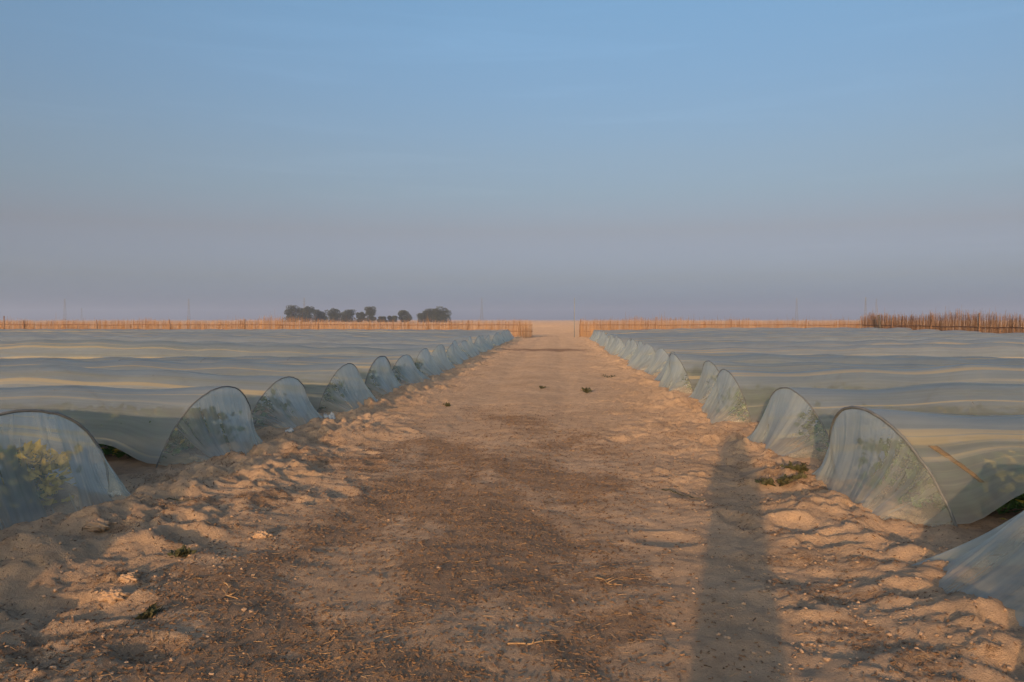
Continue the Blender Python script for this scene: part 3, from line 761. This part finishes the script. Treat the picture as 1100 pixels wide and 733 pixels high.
weed(188, 603, 40, .11, .03, 'small weed in the shade between mounds at left', 7)
weed(655, 404, 40, .3, .06, 'dark weed at the foot of the right shoulder far up the track', 8)
def dry_stem(p, q, label, seed, mat='weed'):
    rs = np.random.RandomState(seed)
    a = np.array(atg(*p)); b_ = np.array(atg(*q)); t = np.linspace(0, 1, 14)
    xy = a + (b_ - a) * t[:, None] + .02 * np.stack([np.sin(t * 7), np.cos(t * 5)], 1)
    z = gh(xy[:, 0], xy[:, 1]) + .012
    z = np.maximum(z, np.linspace(z[0], z[-1], 14))
    b = MB(); b.tube(np.concatenate([xy, z[:, None]], 1), np.linspace(.005, .002, 14), 6)
    for k in (4, 7, 10):
        o_ = np.array([xy[k][0], xy[k][1], z[k]])
        b.tube([o_, o_ + np.array([rs.uniform(-.06, .06), rs.uniform(-.06, .06), .02])], [.004, .001], 5)
    tag(b.build('dry_stem', M[mat]), label, 'plant stem', 'loose stems on the ground')
dry_stem((712, 529), (758, 541), 'thin dark green stem lying at the edge of the photographer shadow', 1)
dry_stem((545, 700), (600, 690), 'pale curved straw stalk on the dark litter near the bottom', 2, 'straw')
dry_stem((236, 632), (250, 648), 'short pale stalk on the left shoulder', 3, 'straw')
dry_stem((640, 624), (668, 634), 'bent pale straw stalk right of the litter middle', 4, 'straw')
dry_stem((175, 545), (205, 549), 'dark twig lying below the gap between the first two left tunnels', 5)
def scrap(px, py, size, seed, label):
    rs = np.random.RandomState(seed); x, y = atg(px, py); n = 16
    U, V_ = np.meshgrid(np.linspace(-1, 1, n), np.linspace(-1, 1, n), indexing='ij')
    X = U * size * (1 - .3 * V_ ** 2); Y = V_ * size * .6 * (1 - .3 * U ** 2)
    Z = np.abs(perlin(U * 2 + seed, V_ * 2, seed)) * size * .7 + .02 * perlin(U * 5, V_ * 5, seed)
    g = gh((x + X).ravel(), (y + Y).ravel()).reshape(n, n)
    top = np.stack([X, Y, Z + g + .012 + size * .15 * (1 - U ** 2) * (1 - V_ ** 2)], -1).reshape(-1, 3)
    bot = top - np.array([0, 0, .004])
    f = grid_faces(n, n)
    o = np_mesh('plastic_scrap', np.concatenate([top, bot]), np.concatenate([f, f[:, ::-1] + n * n]), M['scrap']); o.location = (x, y, 0)
    tag(o, label, 'plastic scrap', 'scraps of white plastic')
scrap(353, 453, .10, 1, 'crumpled white plastic scrap by the third left tunnel')
scrap(310, 470, .06, 2, 'small flat white plastic scrap between the second and third left tunnels')
scrap(121, 540, .06, 3, 'tiny white plastic scrap at the corner of the nearest left tunnel')
scrap(402, 436, .07, 4, 'grey white plastic scrap beside the fourth left tunnel')

# ------------------------------------------------------------------ the photographer behind the camera
def person():
    vs = []; es = []; rad = []
    def v(p, r, par=None):
        vs.append(p); rad.append(r)
        if par is not None: es.append((par, len(vs) - 1))
        return len(vs) - 1
    pel = v((0, 0, .94), .145)
    sp = v((0, -.01, 1.12), .135, pel); ch = v((0, -.01, 1.32), .15, sp); nk = v((0, .0, 1.47), .058, ch); hd0 = v((0, .03, 1.56), .085, nk); hd = v((0, .03, 1.64), .095, hd0); v((0, .02, 1.71), .06, hd)
    v((0, .135, 1.60), .018, hd0)
    for s in (-1, 1):
        hip = v((s * .095, 0, .86), .095, pel); kn = v((s * .11, .02, .48), .062, hip); an = v((s * .12, -.02, .09), .042, kn); v((s * .135, .15, .035), .038, an)
        sh = v((s * .185, -.01, 1.405), .062, ch); el = v((s * .215, .06, 1.16), .045, sh); wr = v((s * .10, .17, 1.44), .03, el); pa = v((s * .088, .19, 1.51), .03, wr)
        for k, (dx, ln) in enumerate(((-.024, .07), (-.008, .078), (.008, .074), (.024, .058))):
            f1 = v((s * (.085 + dx), .205, 1.545), .009, pa); v((s * (.075 + dx), .215, 1.545 + ln * .55), .0075, f1)
        t1 = v((s * .055, .185, 1.515), .010, pa); v((s * .04, .195, 1.545), .008, t1)
    me = bpy.data.meshes.new('person'); me.from_pydata(vs, es, [])
    ob = bpy.data.objects.new('person', me); COL.objects.link(ob)
    sk = ob.modifiers.new('skin', 'SKIN')
    for i, d in enumerate(me.skin_vertices[0].data): d.radius = (rad[i], rad[i] * (.72 if i in (0, 1, 2) else 1)); d.use_root = (i == 0)
    ob.modifiers.new('sub', 'SUBSURF').levels = 2
    dg = bpy.context.evaluated_depsgraph_get()
    m2 = bpy.data.meshes.new_from_object(ob.evaluated_get(dg)); bpy.data.objects.remove(ob)
    ms = [simple_mat('trousers', (.03, .035, .05), (.05, .055, .07), 6), simple_mat('jacket', (.05, .055, .05), (.09, .09, .08), 6),
          simple_mat('skin', (.42, .26, .19), (.48, .31, .23), 12, .55), simple_mat('hair', (.02, .014, .01), (.04, .03, .02), 40, .6)]
    m2.materials.clear()
    for m in ms: m2.materials.append(m)
    for p in m2.polygons:
        c = p.center; p.use_smooth = True
        p.material_index = 0 if c.z < .92 else 1
        if c.z > 1.47: p.material_index = 2
        if abs(c.x) < .12 and c.z > 1.60 and (c.y < .05 or c.z > 1.69): p.material_index = 3
    o = bpy.data.objects.new('person', m2); COL.objects.link(o)
    o.location = (-.02, -.30, gz(-.02, -.30)); o.rotation_euler = (0, 0, YAW)
    tag(o, 'person in a long dark robe taking the photo, casting the long shadow on the right', 'person')
    q = np.linspace(0, 1, 40)[:, None]; a = np.linspace(0, 2 * np.pi, 49)[None]
    rx = np.interp(q, [0, .45, .8, .93, 1], [.225, .215, .21, .235, .15]); ry = np.interp(q, [0, .45, .8, .93, 1], [.19, .165, .15, .13, .10])
    f = 1 + .05 * (1 - q) * np.sin(a * 7 + q * 2)
    P = np.stack([rx * f * np.cos(a), ry * f * np.sin(a) - .01, (.12 + 1.33 * q) + 0 * a], -1)
    np_mesh('robe', P.reshape(-1, 3), grid_faces(40, 49), ms[1], o)
    q2 = np.linspace(0, 1, 24)[:, None]
    rs_ = np.interp(q2, [0, .25, .55, .85, .97, 1], [.20, .17, .150, .125, .05, .002])
    P = np.stack([rs_ * np.cos(a), -.035 + rs_ * .82 * np.sin(a), 1.40 + .38 * q2 + 0 * a], -1)
    np_mesh('head_scarf', P.reshape(-1, 3), grid_faces(24, 49), simple_mat('scarf', (.30, .29, .27), (.42, .41, .38), 9), o)
person()

# ------------------------------------------------------------------ haze
hz = MB()
x0, x1, y0, y1, zb, zt = -3600, 3600, -450, 4300, -6, 56
hv = [(x, y, z) for x in (x0, x1) for y in (y0, y1) for z in (zb, zt)]
hz.add(hv, [(0, 1, 3, 2), (4, 6, 7, 5), (0, 4, 5, 1), (2, 3, 7, 6), (0, 2, 6, 4), (1, 5, 7, 3)])
m, nt, out = new_mat('haze_air')
pv = N(nt, 'ShaderNodeVolumePrincipled'); pv.inputs['Color'].default_value = (.62, .75, 1.0, 1); pv.inputs['Density'].default_value = .00050
pv.inputs['Anisotropy'].default_value = .2
L(nt, pv.outputs[0], out.inputs['Volume'])
o = hz.build('haze', m, smooth=False); tag(o, kind='stuff')

# ------------------------------------------------------------------ sky and sun
w = bpy.data.worlds.new('World'); sc.world = w; w.use_nodes = True
nt = w.node_tree; nt.nodes.clear()
out = nt.nodes.new('ShaderNodeOutputWorld'); bg = nt.nodes.new('ShaderNodeBackground')
sky = nt.nodes.new('ShaderNodeTexSky'); sky.sky_type = 'NISHITA'; sky.sun_disc = False
sky.sun_elevation = SUN_EL; sky.sun_rotation = math.pi + SUN_AZ
sky.air_density = 1.0; sky.dust_density = 2.0; sky.ozone_density = 1.5; sky.altitude = 100
tc = nt.nodes.new('ShaderNodeTexCoord'); sep = nt.nodes.new('ShaderNodeSeparateXYZ'); L(nt, tc.outputs['Generated'], sep.inputs[0])
# dusty evening air: tint by height above the horizon, overhead brightened for fill
SKY_TINT = [(.0, (.44, .64, 1.5)), (.02, (.46, .68, 1.58)), (.05, (.52, .57, .99)), (.109, (.62, .52, .65)), (.155, (.67, .62, .70)), (.198, (.73, .70, .77)), (.28, (.79, .85, .95)), (.37, (.87, 1.02, 1.13)), (.6, (1.35, 1.4, 1.42)), (1, (1.5, 1.5, 1.5))]
tint = ramp(nt, sep.outputs[2], SKY_TINT)
# unseen sky on the sun side raised to add fill light
dt = nt.nodes.new('ShaderNodeVectorMath'); dt.operation = 'DOT_PRODUCT'; L(nt, tc.outputs['Generated'], dt.inputs[0])
dt.inputs[1].default_value = (-math.sin(SUN_AZ), -math.cos(SUN_AZ), 0)
side_f = ramp(nt, math_n(nt, 'ADD', math_n(nt, 'MULTIPLY', dt.outputs['Value'], .5), .5), [(.42, (0, 0, 0)), (.8, (1, 1, 1))]).outputs[0]
tint_c = mixc(nt, side_f, tint.outputs[0], (1.60, 1.60, 1.62))
# thin high wisps
mpw = nt.nodes.new('ShaderNodeMapping'); mpw.inputs['Scale'].default_value = (1.2, 1.2, 17); L(nt, tc.outputs['Generated'], mpw.inputs[0])
wisp = ramp(nt, noise(nt, mpw.outputs[0], 2.2, 5, .6, .6), [(.52, (0, 0, 0)), (.85, (.08, .072, .068))]).outputs[0]
c = mixc(nt, 1, sky.outputs[0], tint_c, 'MULTIPLY')
c = mixc(nt, 1, c, mixc(nt, 1, c, wisp, 'MULTIPLY'), 'ADD')
L(nt, c, bg.inputs[0]); bg.inputs[1].default_value = .10
L(nt, bg.outputs[0], out.inputs[0])
sd = bpy.data.lights.new('sun', 'SUN'); sd.energy = 2.6; sd.angle = R(.7); sd.color = (1.0, .58, .27)
so = bpy.data.objects.new('sun', sd); COL.objects.link(so)
dirv = Vector((math.sin(SUN_AZ) * math.cos(SUN_EL), math.cos(SUN_AZ) * math.cos(SUN_EL), -math.sin(SUN_EL)))
so.rotation_euler = dirv.to_track_quat('-Z', 'Y').to_euler(); so.location = (0, -20, 20)

sc.view_settings.view_transform = 'Standard'; sc.view_settings.look = 'None'; sc.view_settings.gamma = 1
sc.view_settings.use_curve_mapping = False; sc.view_settings.exposure = 0.77
sc.cycles.use_denoising = True
sc.cycles.max_bounces = 8; sc.cycles.diffuse_bounces = 3; sc.cycles.glossy_bounces = 3; sc.cycles.transmission_bounces = 4
sc.cycles.transparent_max_bounces = 24; sc.cycles.volume_bounces = 1
